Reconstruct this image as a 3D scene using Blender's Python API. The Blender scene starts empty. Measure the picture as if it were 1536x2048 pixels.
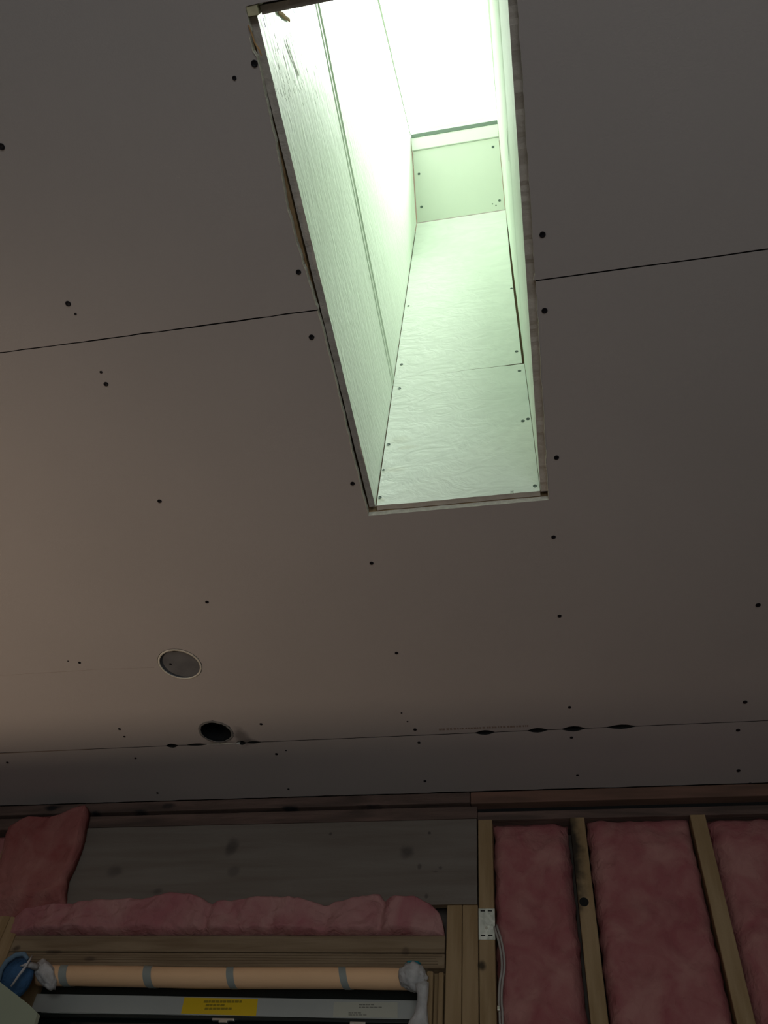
import bpy, bmesh, math, random
from mathutils import Vector, Matrix, noise
from mathutils.geometry import tessellate_polygon

random.seed(7)
SC = bpy.context.scene
COL = SC.collection
ZO = 1.15            # the phone is held 1.15 m above the floor; all heights below are relative to it
H = 1.35             # ceiling above the phone

# ------------------------------------------------------------------ camera
CR = Vector((0.98105631, 0.17591018, 0.08114263))
CU = Vector((0.08826173, -0.77873888, 0.62110838))
CF = Vector((-0.1724482, 0.60218051, 0.77951283))
FPX = 1654.18
cam_d = bpy.data.cameras.new('camera'); cam = bpy.data.objects.new('camera', cam_d); COL.objects.link(cam)
cam_d.sensor_fit = 'VERTICAL'; cam_d.sensor_height = 36.0; cam_d.lens = FPX/2048*36
cam_d.clip_start = 0.02
M3 = Matrix((CR, CU, -CF)).transposed()
cam.matrix_world = Matrix.Translation((0, 0, ZO)) @ M3.to_4x4()
SC.camera = cam

# ------------------------------------------------------------------ world, lights, exposure
W = bpy.data.worlds.new('world'); SC.world = W; W.use_nodes = True
bg = W.node_tree.nodes['Background']
bg.inputs[0].default_value = (0.93, 1.0, 0.94, 1); bg.inputs[1].default_value = 2.0   # flat overcast sky

def area(name, loc, target, sx, sy, power, color, spread=180):
    d = bpy.data.lights.new(name, 'AREA'); d.shape = 'RECTANGLE'; d.size = sx; d.size_y = sy
    d.energy = power; d.color = color; d.spread = math.radians(spread)
    o = bpy.data.objects.new(name, d); COL.objects.link(o); o.location = Vector(loc)+Vector((0, 0, ZO))
    o.rotation_euler = (Vector(target)-Vector(loc)).to_track_quat('-Z', 'Y').to_euler()
    return o
# hazy sun high over the ridge, from the right: it rakes the left side of the skylight shaft
su = bpy.data.lights.new('sun', 'SUN'); su.energy = 23.0; su.angle = math.radians(30); su.color = (1.0, 1.0, 0.95)
suo = bpy.data.objects.new('sun', su); COL.objects.link(suo)
suo.rotation_euler = Vector((0.285, -0.125, 0.95)).to_track_quat('Z', 'Y').to_euler()
# fill light added behind the camera to lift the ceiling and far wall
area('added_rear_fill', (0.3, -2.1, -0.2), (0.1, 0.3, 0.2), 1.6, 1.6, 22.0, (0.92, 0.97, 1.0))
# warm work light standing to the left of the frame, aimed up; an added flap cuts the glow off short of the far wall
LAMP = Vector((-2.35, 0.70, -0.35))
sd = bpy.data.lights.new('work_lamp', 'SPOT'); sd.energy = 48.0; sd.color = (1.0, 0.77, 0.57)
sd.spot_size = math.radians(88); sd.spot_blend = 1.0; sd.shadow_soft_size = 0.035
so = bpy.data.objects.new('work_lamp', sd); COL.objects.link(so); so.location = LAMP+Vector((0, 0, ZO))
so.rotation_euler = Vector((.52, .44, 1.0)).to_track_quat('-Z', 'Y').to_euler()

SC.view_settings.view_transform = 'Standard'; SC.view_settings.look = 'None'
SC.view_settings.exposure = 0.0; SC.view_settings.gamma = 1.0
SC.view_settings.use_curve_mapping = False

# ------------------------------------------------------------------ measuring helpers (photo point -> real plane)
def ray(x, y): return CR*((x-768)/FPX) - CU*((y-1024)/FPX) + CF
def cp(x, y, h=H): d = ray(x, y); return d*(h/d.z)
def yp(x, y, Y): d = ray(x, y); return d*(Y/d.y)
def xp(x, y, X): d = ray(x, y); return d*(X/d.x)
def pl(x, y, o, n): d = ray(x, y); return d*(o.dot(n)/d.dot(n))

# ------------------------------------------------------------------ materials
def mat(name, base, rough=0.85, var=0.0, vscale=5.0, c2=None, bump=0.0, bscale=60.0, stretch=(1, 1, 1), metal=0.0, distort=0.0, spec=0.3, fine=0.0):
    m = bpy.data.materials.new(name); m.use_nodes = True
    nt = m.node_tree; N = nt.nodes; L = nt.links; b = N['Principled BSDF']
    b.inputs['Roughness'].default_value = rough; b.inputs['Metallic'].default_value = metal
    b.inputs['Specular IOR Level'].default_value = spec
    b.inputs['Base Color'].default_value = (*base, 1)
    tc = N.new('ShaderNodeTexCoord'); mp = N.new('ShaderNodeMapping'); mp.inputs['Scale'].default_value = stretch
    L.new(tc.outputs['Object'], mp.inputs[0])
    if var or c2:
        n = N.new('ShaderNodeTexNoise'); n.inputs['Scale'].default_value = vscale; n.inputs['Detail'].default_value = 6
        n.inputs['Distortion'].default_value = distort
        L.new(mp.outputs[0], n.inputs[0])
        r = N.new('ShaderNodeValToRGB'); L.new(n.outputs[0], r.inputs[0])
        r.color_ramp.elements[0].position = 0.35; r.color_ramp.elements[1].position = 0.65
        d = c2 or tuple(c*(1-var) for c in base)
        r.color_ramp.elements[0].color = (*d, 1); r.color_ramp.elements[1].color = (*base, 1)
        L.new(r.outputs[0], b.inputs['Base Color'])
    if bump:
        n = N.new('ShaderNodeTexNoise'); n.inputs['Scale'].default_value = bscale; n.inputs['Detail'].default_value = 5
        n.inputs['Distortion'].default_value = distort
        L.new(mp.outputs[0], n.inputs[0])
        bp = N.new('ShaderNodeBump'); bp.inputs['Strength'].default_value = bump; bp.inputs['Distance'].default_value = 0.01
        L.new(n.outputs[0], bp.inputs['Height']); L.new(bp.outputs[0], b.inputs['Normal'])
    return m

def add_spots(m, spots, col, axis=(0, 2)):
    """round stains (knots, scorches) at world positions measured on the object's own plane"""
    nt = m.node_tree; N = nt.nodes; L = nt.links; b = N['Principled BSDF']
    g = N.new('ShaderNodeNewGeometry')
    cur = b.inputs['Base Color'].links[0].from_socket if b.inputs['Base Color'].links else None
    nz = N.new('ShaderNodeTexNoise'); nz.inputs['Scale'].default_value = 40; L.new(g.outputs['Position'], nz.inputs[0])
    for (c, sx, sz, amt) in spots:
        mp = N.new('ShaderNodeMapping'); mp.vector_type = 'POINT'
        s = [0.001, 0.001, 0.001]; s[axis[0]] = 1/sx; s[axis[1]] = 1/sz
        mp.inputs['Scale'].default_value = s
        mp.inputs['Location'].default_value = (-c[0]*s[0], -c[1]*s[1], -(c[2]+ZO)*s[2])
        L.new(g.outputs['Position'], mp.inputs[0])
        ln = N.new('ShaderNodeVectorMath'); ln.operation = 'LENGTH'; L.new(mp.outputs[0], ln.inputs[0])
        ad = N.new('ShaderNodeMath'); ad.operation = 'MULTIPLY_ADD'; L.new(nz.outputs[0], ad.inputs[0]); ad.inputs[1].default_value = 0.8
        L.new(ln.outputs['Value'], ad.inputs[2])
        mr = N.new('ShaderNodeMapRange'); mr.interpolation_type = 'SMOOTHSTEP'
        mr.inputs[1].default_value = 0.7; mr.inputs[2].default_value = 1.5; mr.inputs[3].default_value = amt; mr.inputs[4].default_value = 0
        L.new(ad.outputs[0], mr.inputs[0])
        mx = N.new('ShaderNodeMix'); mx.data_type = 'RGBA'
        L.new(mr.outputs[0], mx.inputs[0])
        if cur: L.new(cur, mx.inputs[6])
        else: mx.inputs[6].default_value = b.inputs['Base Color'].default_value
        mx.inputs[7].default_value = (*col, 1); cur = mx.outputs[2]
    L.new(cur, b.inputs['Base Color'])

CEIL = mat('grey_drywall_paper', (0.44, 0.40, 0.38), 0.8, var=0.05, vscale=2.0, bump=0.05, bscale=300)
EDGE = mat('cut_drywall_edge', (0.52, 0.475, 0.42), 0.95, var=0.15, vscale=50, bump=0.15, bscale=200)
CUT = mat('pale_gypsum_core', (0.72, 0.70, 0.61), 0.95, var=0.2, vscale=90, bump=0.3, bscale=250)
CREAM = mat('torn_paper_fibre', (0.72, 0.68, 0.58), 0.95, var=0.2, vscale=90, bump=0.4, bscale=250)
TORN = mat('torn_brown_paper', (0.62, 0.36, 0.17), 0.95, var=0.3, vscale=90)
GREEN = mat('green_moisture_board', (0.81, 0.885, 0.785), 0.55, var=0.05, vscale=3, bump=0.08, bscale=60)
GREEN_MUD = mat('green_board_wrinkled', (0.84, 0.90, 0.82), 0.5, var=0.07, vscale=9, bump=0.2, bscale=13, distort=2.0, stretch=(1, 1, 1.5), spec=0.45)
GREEN_STREAK = mat('green_board_scraped', (0.81, 0.885, 0.785), 0.42, var=0.06, vscale=10, bump=0.18, bscale=30, distort=0.6, stretch=(1, 0.8, 2.6), spec=0.5)
CURB = mat('skylight_curb_white', (0.80, 0.86, 0.78), 0.5)
GASK = mat('skylight_gasket', (0.16, 0.22, 0.18), 0.6)
WOOD = mat('framing_lumber', (0.36, 0.25, 0.135), 0.8, c2=(0.28, 0.185, 0.09), vscale=9, stretch=(6, 6, 0.5), bump=0.15, bscale=60, distort=0.4)
WOODH = mat('framing_lumber_flat', (0.27, 0.20, 0.125), 0.8, c2=(0.19, 0.13, 0.075), vscale=9, stretch=(0.5, 6, 7), bump=0.15, bscale=60, distort=0.4)
WOODD = mat('old_plate_lumber', (0.165, 0.105, 0.085), 0.85, c2=(0.08, 0.055, 0.045), vscale=7, stretch=(0.6, 3, 5), bump=0.3, bscale=60, distort=0.6)
PLY = mat('weathered_plywood', (0.19, 0.165, 0.14), 0.85, c2=(0.155, 0.128, 0.105), vscale=5, stretch=(0.5, 1, 6), bump=0.15, bscale=80, distort=0.5)
DARK = mat('dark_cavity', (0.012, 0.012, 0.012), 0.95)
PINK = mat('pink_glass_wool', (0.42, 0.20, 0.18), 0.95, c2=(0.325, 0.105, 0.11), vscale=11, bump=0.6, bscale=45, distort=0.8, spec=0.05)
PINK2 = mat('pink_glass_wool_faded', (0.45, 0.24, 0.225), 0.95, c2=(0.37, 0.14, 0.15), vscale=9, bump=0.6, bscale=45, distort=0.8, spec=0.05)
SCREW = mat('black_drywall_screw', (0.012, 0.012, 0.016), 0.5, metal=0.3)
SCREWG = mat('drywall_screw_in_shaft', (0.09, 0.13, 0.11), 0.5, metal=0.2)
GALV = mat('galvanised_steel', (0.88, 0.90, 0.80), 0.42, metal=0.25, c2=(0.55, 0.58, 0.49), vscale=30, bump=0.2, bscale=60, distort=1.5)
STEEL = mat('bright_metal', (0.75, 0.74, 0.68), 0.3, metal=0.9)
CANG = mat('grey_can_plate', (0.165, 0.165, 0.17), 0.6, var=0.25, vscale=20)
CANB = mat('black_can', (0.006, 0.007, 0.008), 0.8)
CABLE = mat('grey_cable_sheath', (0.36, 0.33, 0.30), 0.5)
TAN = mat('tan_rolled_paper', (0.88, 0.56, 0.32), 0.7, var=0.12, vscale=6, stretch=(0.6, 3, 3), bump=0.1, bscale=30)
TAPE = mat('grey_tape', (0.29, 0.32, 0.30), 0.5)
CLOTH = mat('white_cloth', (0.58, 0.57, 0.56), 0.8, var=0.3, vscale=35, bump=0.6, bscale=50)
BLUE = mat('blue_fabric', (0.05, 0.135, 0.28), 0.85, var=0.4, vscale=25, bump=0.5, bscale=120)
TEAL = mat('teal_tape', (0.02, 0.21, 0.25), 0.5)
VINYL = mat('grey_window_vinyl', (0.44, 0.45, 0.42), 0.5, var=0.06, vscale=8)
YELLOW = mat('yellow_sticker', (0.80, 0.53, 0.02), 0.5)
LABELW = mat('white_label', (0.52, 0.51, 0.42), 0.5)
INK = mat('faded_ink', (0.16, 0.15, 0.12), 0.7)
INKY = mat('sticker_ink', (0.32, 0.23, 0.02), 0.7)
INKC = mat('ceiling_print_ink', (0.26, 0.20, 0.165), 0.7)
WALLM = mat('plain_drywall', (0.36, 0.34, 0.32), 0.85, var=0.05, vscale=3)
PINKF = mat('pink_glass_wool_dark', (.37, .165, .145), .95, c2=(.28, .085, .08), vscale=8, bump=.6, bscale=45, distort=.8, spec=.05)
FLOORM = mat('dusty_plywood_floor', (0.36, 0.32, 0.27), 0.8, c2=(0.28, 0.245, 0.2), vscale=4, stretch=(0.6, 4, 1))
SMUDGE = mat('black_smudge', (0.10, 0.085, 0.075), 0.9)
BLACKG = mat('black_window_frame', (0.014, 0.019, 0.017), 0.35, spec=0.4)
ROOFM = mat('roof_sheathing', (0.28, 0.22, 0.15), 0.85)
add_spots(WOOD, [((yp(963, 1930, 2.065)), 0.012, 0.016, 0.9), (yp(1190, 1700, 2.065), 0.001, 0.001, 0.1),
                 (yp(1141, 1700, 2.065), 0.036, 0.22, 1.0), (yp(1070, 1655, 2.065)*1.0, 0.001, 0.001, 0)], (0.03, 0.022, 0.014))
add_spots(PLY, [(yp(462, 1690, 2.06), 0.022, 0.034, 0.65), (yp(812, 1700, 2.06), 0.024, 0.022, 0.65), (yp(228, 1740, 2.06), 0.03, 0.02, 0.5), (yp(466, 1740, 2.06), 0.02, 0.018, 0.4),
                (yp(312, 1780, 2.06), 0.02, 0.012, 0.5), (yp(660, 1665, 2.06), 0.006, 0.006, 0.7), (yp(858, 1663, 2.06), 0.006, 0.006, 0.8), (yp(838, 1730, 2.06), 0.007, 0.01, 0.6),
                (yp(880, 1733, 2.06), 0.006, 0.006, 0.6), (yp(852, 1790, 2.06), 0.006, 0.008, 0.6), (yp(870, 1740, 2.06), .01, .004, .4)], (0.045, 0.038, 0.035))
add_spots(WOODH, [(yp(918, 1888, 2.06), 0.018, 0.01, 0.8), (yp(810, 1900, 2.06), 0.012, 0.012, 0.5), (yp(30, 1895, 2.06), 0.014, 0.01, 0.8), (yp(45, 1862, 2.06), .012, .01, .7),
                  (yp(105, 1902, 2.06), .03, .006, .6), (yp(178, 1915, 2.06), .02, .008, .6), (yp(1075, 1880, 2.06), .001, .001, 0)], (0.06, 0.04, 0.03))
add_spots(GREEN_MUD, [(yp(800, 880, 1.035), 0.03, 0.02, 0.16), (yp(785, 940, 1.035), 0.035, 0.012, 0.2), (yp(762, 1000, 1.035), 0.012, 0.01, 0.3), (yp(812, 895, 1.035), .03, .012, .22)], (0.50, 0.47, 0.30))
add_spots(WOODD, [(yp(105, 1616, 2.065), .035, .012, .95), (yp(190, 1625, 2.065), .02, .008, .9), (yp(280, 1622, 2.065), .03, .007, .8), (yp(335, 1612, 2.065), .03, .012, .7), (yp(580, 1616, 2.065), .03, .01, .95), (yp(740, 1612, 2.065), .05, .006, .8)], (.01, .012, .014))
add_spots(CEIL, [(cp(1016+0, 1443), 0.001, 0.001, 0.0), (cp(484, 1474), 0.026, 0.05, 0.62), (cp(500, 1484), 0.03, 0.014, 0.6), (cp(440, 1486), 0.05, 0.012, 0.4)], (0.09, 0.08, 0.075), axis=(0, 1))

# ------------------------------------------------------------------ object helpers
def tag(o, label=None, cat=None, group=None, kind=None):
    if label: o['label'] = label
    if cat: o['category'] = cat
    if group: o['group'] = group
    if kind: o['kind'] = kind
    return o

def obj(name, verts, faces, m, parent=None, origin=None, smooth=False, mats=None, fm=None):
    """verts are given relative to the phone; one linked mesh object comes out"""
    vs = [Vector(v) for v in verts]
    if origin is None:
        origin = sum(vs, Vector())/len(vs)
    origin = Vector(origin)
    me = bpy.data.meshes.new(name)
    me.from_pydata([v-origin for v in vs], [], faces)
    for k in (mats or [m]): me.materials.append(k)
    if fm:
        for p_, i in zip(me.polygons, fm): p_.material_index = i
    if smooth:
        for p_ in me.polygons: p_.use_smooth = True
    me.update()
    o = bpy.data.objects.new(name, me); COL.objects.link(o)
    wl = origin+Vector((0, 0, ZO))
    o['_w'] = wl
    if parent is not None:
        o.parent = parent; o.location = wl-Vector(parent['_w'])
    else:
        o.location = wl
    return o

def empty(name, origin, parent=None):
    o = bpy.data.objects.new(name, None); COL.objects.link(o); o.empty_display_size = 0.05
    wl = Vector(origin)+Vector((0, 0, ZO)); o['_w'] = wl
    o.parent = parent
    o.location = wl-Vector(parent['_w']) if parent is not None else wl
    return o

class MB:
    def __init__(s): s.v = []; s.f = []
    def box(s, x0, x1, y0, y1, z0, z1, bev=0.0):
        bm = bmesh.new(); bmesh.ops.create_cube(bm, size=1)
        for v in bm.verts: v.co = Vector(((x0+x1)/2+v.co.x*(x1-x0), (y0+y1)/2+v.co.y*(y1-y0), (z0+z1)/2+v.co.z*(z1-z0)))
        if bev: bmesh.ops.bevel(bm, geom=bm.edges[:], offset=bev, segments=2, affect='EDGES', profile=0.5)
        return s.bm(bm)
    def bm(s, bm):
        bm.verts.ensure_lookup_table(); n = len(s.v)
        for i, v in enumerate(bm.verts): v.index = i
        s.v += [v.co.copy() for v in bm.verts]; s.f += [[n+v.index for v in f.verts] for f in bm.faces]; bm.free(); return s
    def tube(s, pts, r, seg=10, cap=True):
        pts = [Vector(p) for p in pts]; n0 = len(s.v); rr = r if isinstance(r, (list, tuple)) else [r]*len(pts)
        up = None
        for i, p in enumerate(pts):
            t = (pts[min(i+1, len(pts)-1)]-pts[max(i-1, 0)]).normalized()
            a = t.orthogonal().normalized() if up is None else (up-t*up.dot(t)).normalized()
            up = a; b = t.cross(a)
            for k in range(seg):
                q = 2*math.pi*k/seg; s.v.append(p+(a*math.cos(q)+b*math.sin(q))*rr[i])
        for i in range(len(pts)-1):
            for k in range(seg):
                k2 = (k+1) % seg
                s.f.append([n0+i*seg+k, n0+i*seg+k2, n0+(i+1)*seg+k2, n0+(i+1)*seg+k])
        if cap:
            s.f.append([n0+k for k in range(seg)][::-1]); s.f.append([n0+(len(pts)-1)*seg+k for k in range(seg)])
        return s
    def build(s, name, m, parent=None, smooth=False, origin=None): return obj(name, s.v, s.f, m, parent, smooth=smooth, origin=origin)

def prism(name, outer, holes, org, U, V, N, t, m_face, m_edge, parent=None, dark_edge=None):
    """flat board: outline (with holes) in the U,V plane, thickness t along N; cut edges get their own material"""
    org, U, V, N = Vector(org), Vector(U), Vector(V), Vector(N)
    loops = [[Vector((a, b, 0)) for a, b in lp] for lp in [outer]+list(holes)]
    flat = [p for lp in loops for p in lp]; n = len(flat)
    tris = tessellate_polygon(loops)
    vs = [org+U*p.x+V*p.y for p in flat]+[org+U*p.x+V*p.y+N*t for p in flat]
    fs, fm = [], []
    for tr in tris:
        a, b, c = tr
        nn = (vs[b]-vs[a]).cross(vs[c]-vs[a])
        if nn.length < 1e-12: continue
        tr = [a, b, c] if nn.dot(N) < 0 else [a, c, b]
        fs.append(tr); fm.append(0); fs.append([i+n for i in tr][::-1]); fm.append(0)
    k = 0
    for lp in loops:
        for i in range(len(lp)):
            a, b = k+i, k+(i+1) % len(lp)
            fs.append([a, b, b+n, a+n]); fm.append(2 if dark_edge and dark_edge(flat[a], flat[b]) else 1)
        k += len(lp)
    o = obj(name, vs, fs, None, parent, mats=[m_face, m_edge, DARK], fm=fm)
    bm = bmesh.new(); bm.from_mesh(o.data); bmesh.ops.recalc_face_normals(bm, faces=bm.faces); bm.to_mesh(o.data); bm.free()
    return o

def rough(a, b, step=0.012, amp=0.0012, seed=0.0, skip_end=True):
    """a ragged line from a to b in 2D"""
    a = Vector(a); b = Vector(b); L = (b-a).length; n = max(1, int(L/step)); d = (b-a).normalized(); p = Vector((-d.y, d.x))
    out = []
    for i in range(n+(0 if skip_end else 1)):
        q = a+(b-a)*i/n
        w = 0 if i in (0, n) else (noise.noise(Vector((q.x*40+seed, q.y*40, seed)))*amp*1.6+random.uniform(-.4, .4)*amp)
        q = q+p*w; out.append((q.x, q.y))
    return out

def bow(lst, x0):      # the left cut wanders outwards part of the way along
    return [(x-.0095*math.exp(-((y-.42)/.12)**2) if abs(x-x0) < .01 else x, y) for x, y in lst]
def circle(cx, cy, r, n=48, amp=0.0, seed=0):
    return [(cx+(r+amp*noise.noise(Vector((math.cos(q)*6, math.sin(q)*6, seed))))*math.cos(q), cy+(r+amp*noise.noise(Vector((math.cos(q)*6, math.sin(q)*6, seed))))*math.sin(q)) for q in [2*math.pi*i/n for i in range(n)]]

# screw heads: countersunk disc with a cross recess, one mesh shared by all
def screw_mesh(name, m, r=0.0046):
    vs = [(0, 0, 0.0002)]; fs = []; seg = 16
    rings = [(0.35*r, 0.0003), (0.75*r, 0.0009), (r, 0.0006), (1.0*r, -0.002)]
    for rr, z in rings:
        vs += [(rr*math.cos(2*math.pi*k/seg), rr*math.sin(2*math.pi*k/seg), z) for k in range(seg)]
    for k in range(seg):
        fs.append([0, 1+k, 1+(k+1) % seg])
        for j in range(3):
            fs.append([1+j*seg+k, 1+(j+1)*seg+k, 1+(j+1)*seg+(k+1) % seg, 1+j*seg+(k+1) % seg])
    me = bpy.data.meshes.new(name); me.from_pydata(vs, [], fs); me.materials.append(m); me.update(); return me
SM = screw_mesh('screw_black', SCREW); SMG = screw_mesh('screw_shaft', SCREWG, 0.0044)
def screw(pos, n, parent, me=SM, s=1.0):
    o = bpy.data.objects.new('screw', me); COL.objects.link(o); o.parent = parent
    n = Vector(n)
    wl = Vector(pos)+n*0.0004+Vector((0, 0, ZO)); o.location = wl-Vector(parent['_w'])
    o.rotation_euler = n.to_track_quat('Z', 'Y').to_euler(); o.scale = (s, s, s)
    return o

# ------------------------------------------------------------------ setting: room shell
XL0, XR0, YB, YW, ZF = -2.7, 1.9, -2.4, 2.065, -1.15
tag(MB().box(XL0-.1, XR0+.1, YB-.1, YW+.3, ZF-.1, ZF).build('floor', FLOORM), kind='structure')
tag(MB().box(XL0-.1, XL0, YB, YW+.105, ZF, H+.07).build('wall_left', WALLM), kind='structure')
tag(MB().box(XR0, XR0+.1, YB, YW+.105, ZF, H+.07).build('wall_right', WALLM), kind='structure')
tag(MB().box(XL0, XR0, YB-.1, YB, ZF, H+.07).build('wall_back', WALLM), kind='structure')

# ------------------------------------------------------------------ ceiling: backing above, drywall boards below
OX0, OX1, OY0, OY1 = -0.3335, 0.041, 0.114, 1.0495      # cut opening
T = 0.0127
cb = MB()
NY0 = 0.10
zb0, zb1 = H+T+0.05, H+T+0.07
cb.box(XL0-.1, -0.366, YB-.1, YW+.3, zb0, zb1).box(0.078, XR0+.1, YB-.1, YW+.3, zb0, zb1)
cb.box(-0.366, 0.078, YB-.1, NY0, zb0, zb1).box(-0.366, 0.078, 1.085, YW+.3, zb0, zb1)
# strapping lumber the boards hang from
ceiling = cb.build('ceiling', DARK); tag(ceiling, kind='structure')

JA, JB = 0.581, 1.799
g = 0.0011
def jb_gouges(sign):
    """the outline along the joint at y=JB, left to right; sign -1: edge of the board on the near side"""
    spec = [(-1.039, .018, .008), (-0.966, .03, .004), (-0.895, .035, .0022), (-0.835, .016, .009), (-0.80, .022, .004), (-0.165, .026, .0085), (-0.029, .026, .0085), (0.062, .03, .010), (0.181, .036, .008)]
    pts = []
    x = XL0
    xs = []
    for c, w, d in spec:
        xs += [(c-w, 0), (c-w*.45, d*.75), (c, d), (c+w*.4, d*.8), (c+w, 0)]
    allx = sorted(set([XL0+i*0.06 for i in range(int((XR0-XL0)/.06)+1)]+[XR0]))
    allx = [q for q in allx if not any(c-w-0.004 < q < c+w+0.004 for c, w, d in spec)]
    L = sorted([(q, 0) for q in allx]+xs)
    return [(q, JB+sign*(g+0.0003*random.random()+d)) for q, d in L]

holeL1 = (-0.9015, 1.4695, 0.0575); holeL2 = (-0.8925, 1.7465, 0.0485)
random.seed(3)
# board 0 : y -1.0.. JA, with upper part of the opening; board 1 : JA..JB; board 2 : JB..wall ; board 3 behind the camera
jline_r = rough((OX1, JA-g), (XR0, JA-g), .05, .0006, 4, False)
jline_l = rough((XL0, JA-g), (OX0, JA-g), .03, .0011, 5, False)
b0 = [(XL0, JA-1.22)]+[(XR0, JA-1.22)]+jline_r[::-1]+rough((OX1+.0035, JA-g), (OX1+.0055, OY0), .01, .0010, 1)[1:]+rough((OX1+.0055, OY0), (OX0, OY0), .012, .0008, 2)
lft = rough((OX0, OY0), (OX0, JA-g), .008, .0012, 3)
lft = bow(lft, OX0)
lft = [(x-(0.004 if 0.15 < y < 0.172 else 0), y) for x, y in lft]
b0 += lft+jline_l[::-1]
on_joint = lambda a, b: (abs(a.y-JB) < .03 and abs(b.y-JB) < .03 and not abs(a.x-holeL2[0]) < .0499) or (abs(a.y-JA) < .004 and abs(b.y-JA) < .004) or a.y > YW-.01
board0 = prism('drywall_board', b0, [], (0, 0, H), (1, 0, 0), (0, 1, 0), (0, 0, 1), T, CEIL, CUT, ceiling, on_joint)
b1 = rough((XL0, JA+g), (OX0, JA+g), .03, .0011, 5)+bow(rough((OX0, JA+g), (OX0, OY1), .008, .0013, 6), OX0)+rough((OX0, OY1), (OX1, OY1), .02, .0004, 7)+rough((OX1-.001, OY1), (OX1+.0035, JA+g), .009, .0011, 8)+rough((OX1+.0035, JA+g), (XR0, JA+g), .05, .0006, 4)+[(XR0, JA+g)]+jb_gouges(-1)[::-1]
board1 = prism('drywall_board', b1, [circle(*holeL1, 56, .0006), circle(*holeL2, 56, .0022, 3)], (0, 0, H), (1, 0, 0), (0, 1, 0), (0, 0, 1), T, CEIL, CUT, ceiling, on_joint)
b2 = jb_gouges(1)+[(XR0, YW-.002)]+rough((XR0, YW-.002), (XL0, YW-.002), .03, .0014, 9, False)[1:]
board2 = prism('drywall_board', b2, [], (0, 0, H), (1, 0, 0), (0, 1, 0), (0, 0, 1), T, CEIL, CUT, ceiling, on_joint)
board3 = prism('drywall_board', [(XL0, YB), (XR0, YB), (XR0, JA-1.222), (XL0, JA-1.222)], [], (0, 0, H), (1, 0, 0), (0, 1, 0), (0, 0, 1), T, CEIL, CUT, ceiling, on_joint)

def strip(name, pts, w, m, parent, n=(0, 0, -1), off=0.0006, th=0.0012, seed=0):
    """thin raised ragged strip (torn paper) following points on a board"""
    n = Vector(n); P = [Vector(p) for p in pts]; vs = []; fs = []
    for i, p in enumerate(P):
        t = (P[min(i+1, len(P)-1)]-P[max(i-1, 0)]).normalized(); s = t.cross(n)
        ww = w*(0.6+0.9*abs(noise.noise(Vector((i*.7, seed, 0)))))
        for a, h in ((-ww, 0), (ww, 0), (ww*.4, th), (-ww*.4, th)): vs.append(p+s*a+n*(off*0+h))
    for i in range(len(P)-1):
        for k in range(4):
            fs.append([i*4+k, i*4+(k+1) % 4, i*4+4+(k+1) % 4, i*4+4+k])
    fs += [[0, 1, 2, 3], [len(vs)-4+k for k in (3, 2, 1, 0)]]
    return obj(name, vs, fs, m, parent)

def edge_pts(lst, h=H, dx=0.0): return [(x+dx, y, h) for x, y in lst]
strip('torn_paper_edge', edge_pts(lft[4:], dx=-0.0006), 0.0010, CREAM, board0, seed=1)
strip('torn_paper_edge', edge_pts([p for p in b1 if abs(p[0]-OX0) < .012 and JA < p[1] < OY1-.001], dx=-0.0006), 0.0010, CREAM, board1, seed=2)
strip('torn_paper_edge', edge_pts([p for p in b1 if abs(p[0]-OX1) < .006 and JA+.02 < p[1] < OY1-.001], dx=0.0006), 0.0008, CREAM, board1, seed=3)
strip('torn_paper_edge', edge_pts([(OX0-.002, .137), (OX0-.0005, .146), (OX0+.0005, .152), (OX0+.001, .16), (OX0+.005, .170), (OX0+.0065, .178)]), 0.0016, TORN, board0, th=.003, seed=6)
MB().box(OX0, OX0+.0165, OY0+.0005, OY0+.0135, H+.001, H+.02, .001).build('wood_shim', mat('pale_shim', (0.62, 0.58, 0.38), .8, var=.3, vscale=60), board0)

for (x, y, s) in [(3, 293, 1.15), (136, 607, 1.1), (212, 768, 1.0), (202, 744, .6), (151, 628, .5), (469, 156, .7), (509, 127, 1.1), (597, 544, 1), (1085, 469, 1.1)]:
    screw(cp(x, y), (0, 0, -1), board0 if cp(x, y).y < JA else board1, s=s)
for (x, y, s) in [(623, 674, 1.1), (319, 1002, 1), (705, 967, 1), (414, 1204, .9), (159, 1325, .8), (743, 1126, .95), (793, 1306, .9), (1089, 621, 1.1), (1113, 915, 1.05), (1107, 1074, 1.05), (1119, 1232, 1),
                  (1516, 1210, 1.2), (1490, 1404, 1.2), (1139, 1414, .9), (830, 1459, 1), (239, 1458, .9), (522, 1448, .9), (803, 1426, .5), (136, 1322, .4), (815, 1443, .5), (249, 1473, .7)]:
    screw(cp(x, y), (0, 0, -1), board1, s=s)
for (x, y, s) in [(838, 1485, .9), (1143, 1475, .9), (1476, 1460, 1.1), (1477, 1541, 1.1), (1155, 1550, .9), (850, 1562, .9), (553, 1508, .95), (577, 1578, .7), (271, 1516, .8), (15, 1525, .9), (572, 1501, .5), (315, 1586, .8), (1395+105, 1568, 1.4)]:
    screw(cp(x, y), (0, 0, -1), board2, s=s)

# faint factory print along the tapered edge of the middle board: unreadable from here, a broken line of small strokes
pv = MB(); a = cp(878, 1459); b = cp(1058, 1451.5); d = (b-a)
q = 0.0
while q < 1:
    w = random.uniform(.008, .03); c = a+d*q; e = a+d*min(1, q+w)
    pv.box(c.x, e.x, c.y-.0035, c.y+.0035, H-.0004, H-.0001); q += w+random.uniform(.004, .02)
tag(pv.build('board_print', INKC, board1), kind='stuff')
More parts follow.
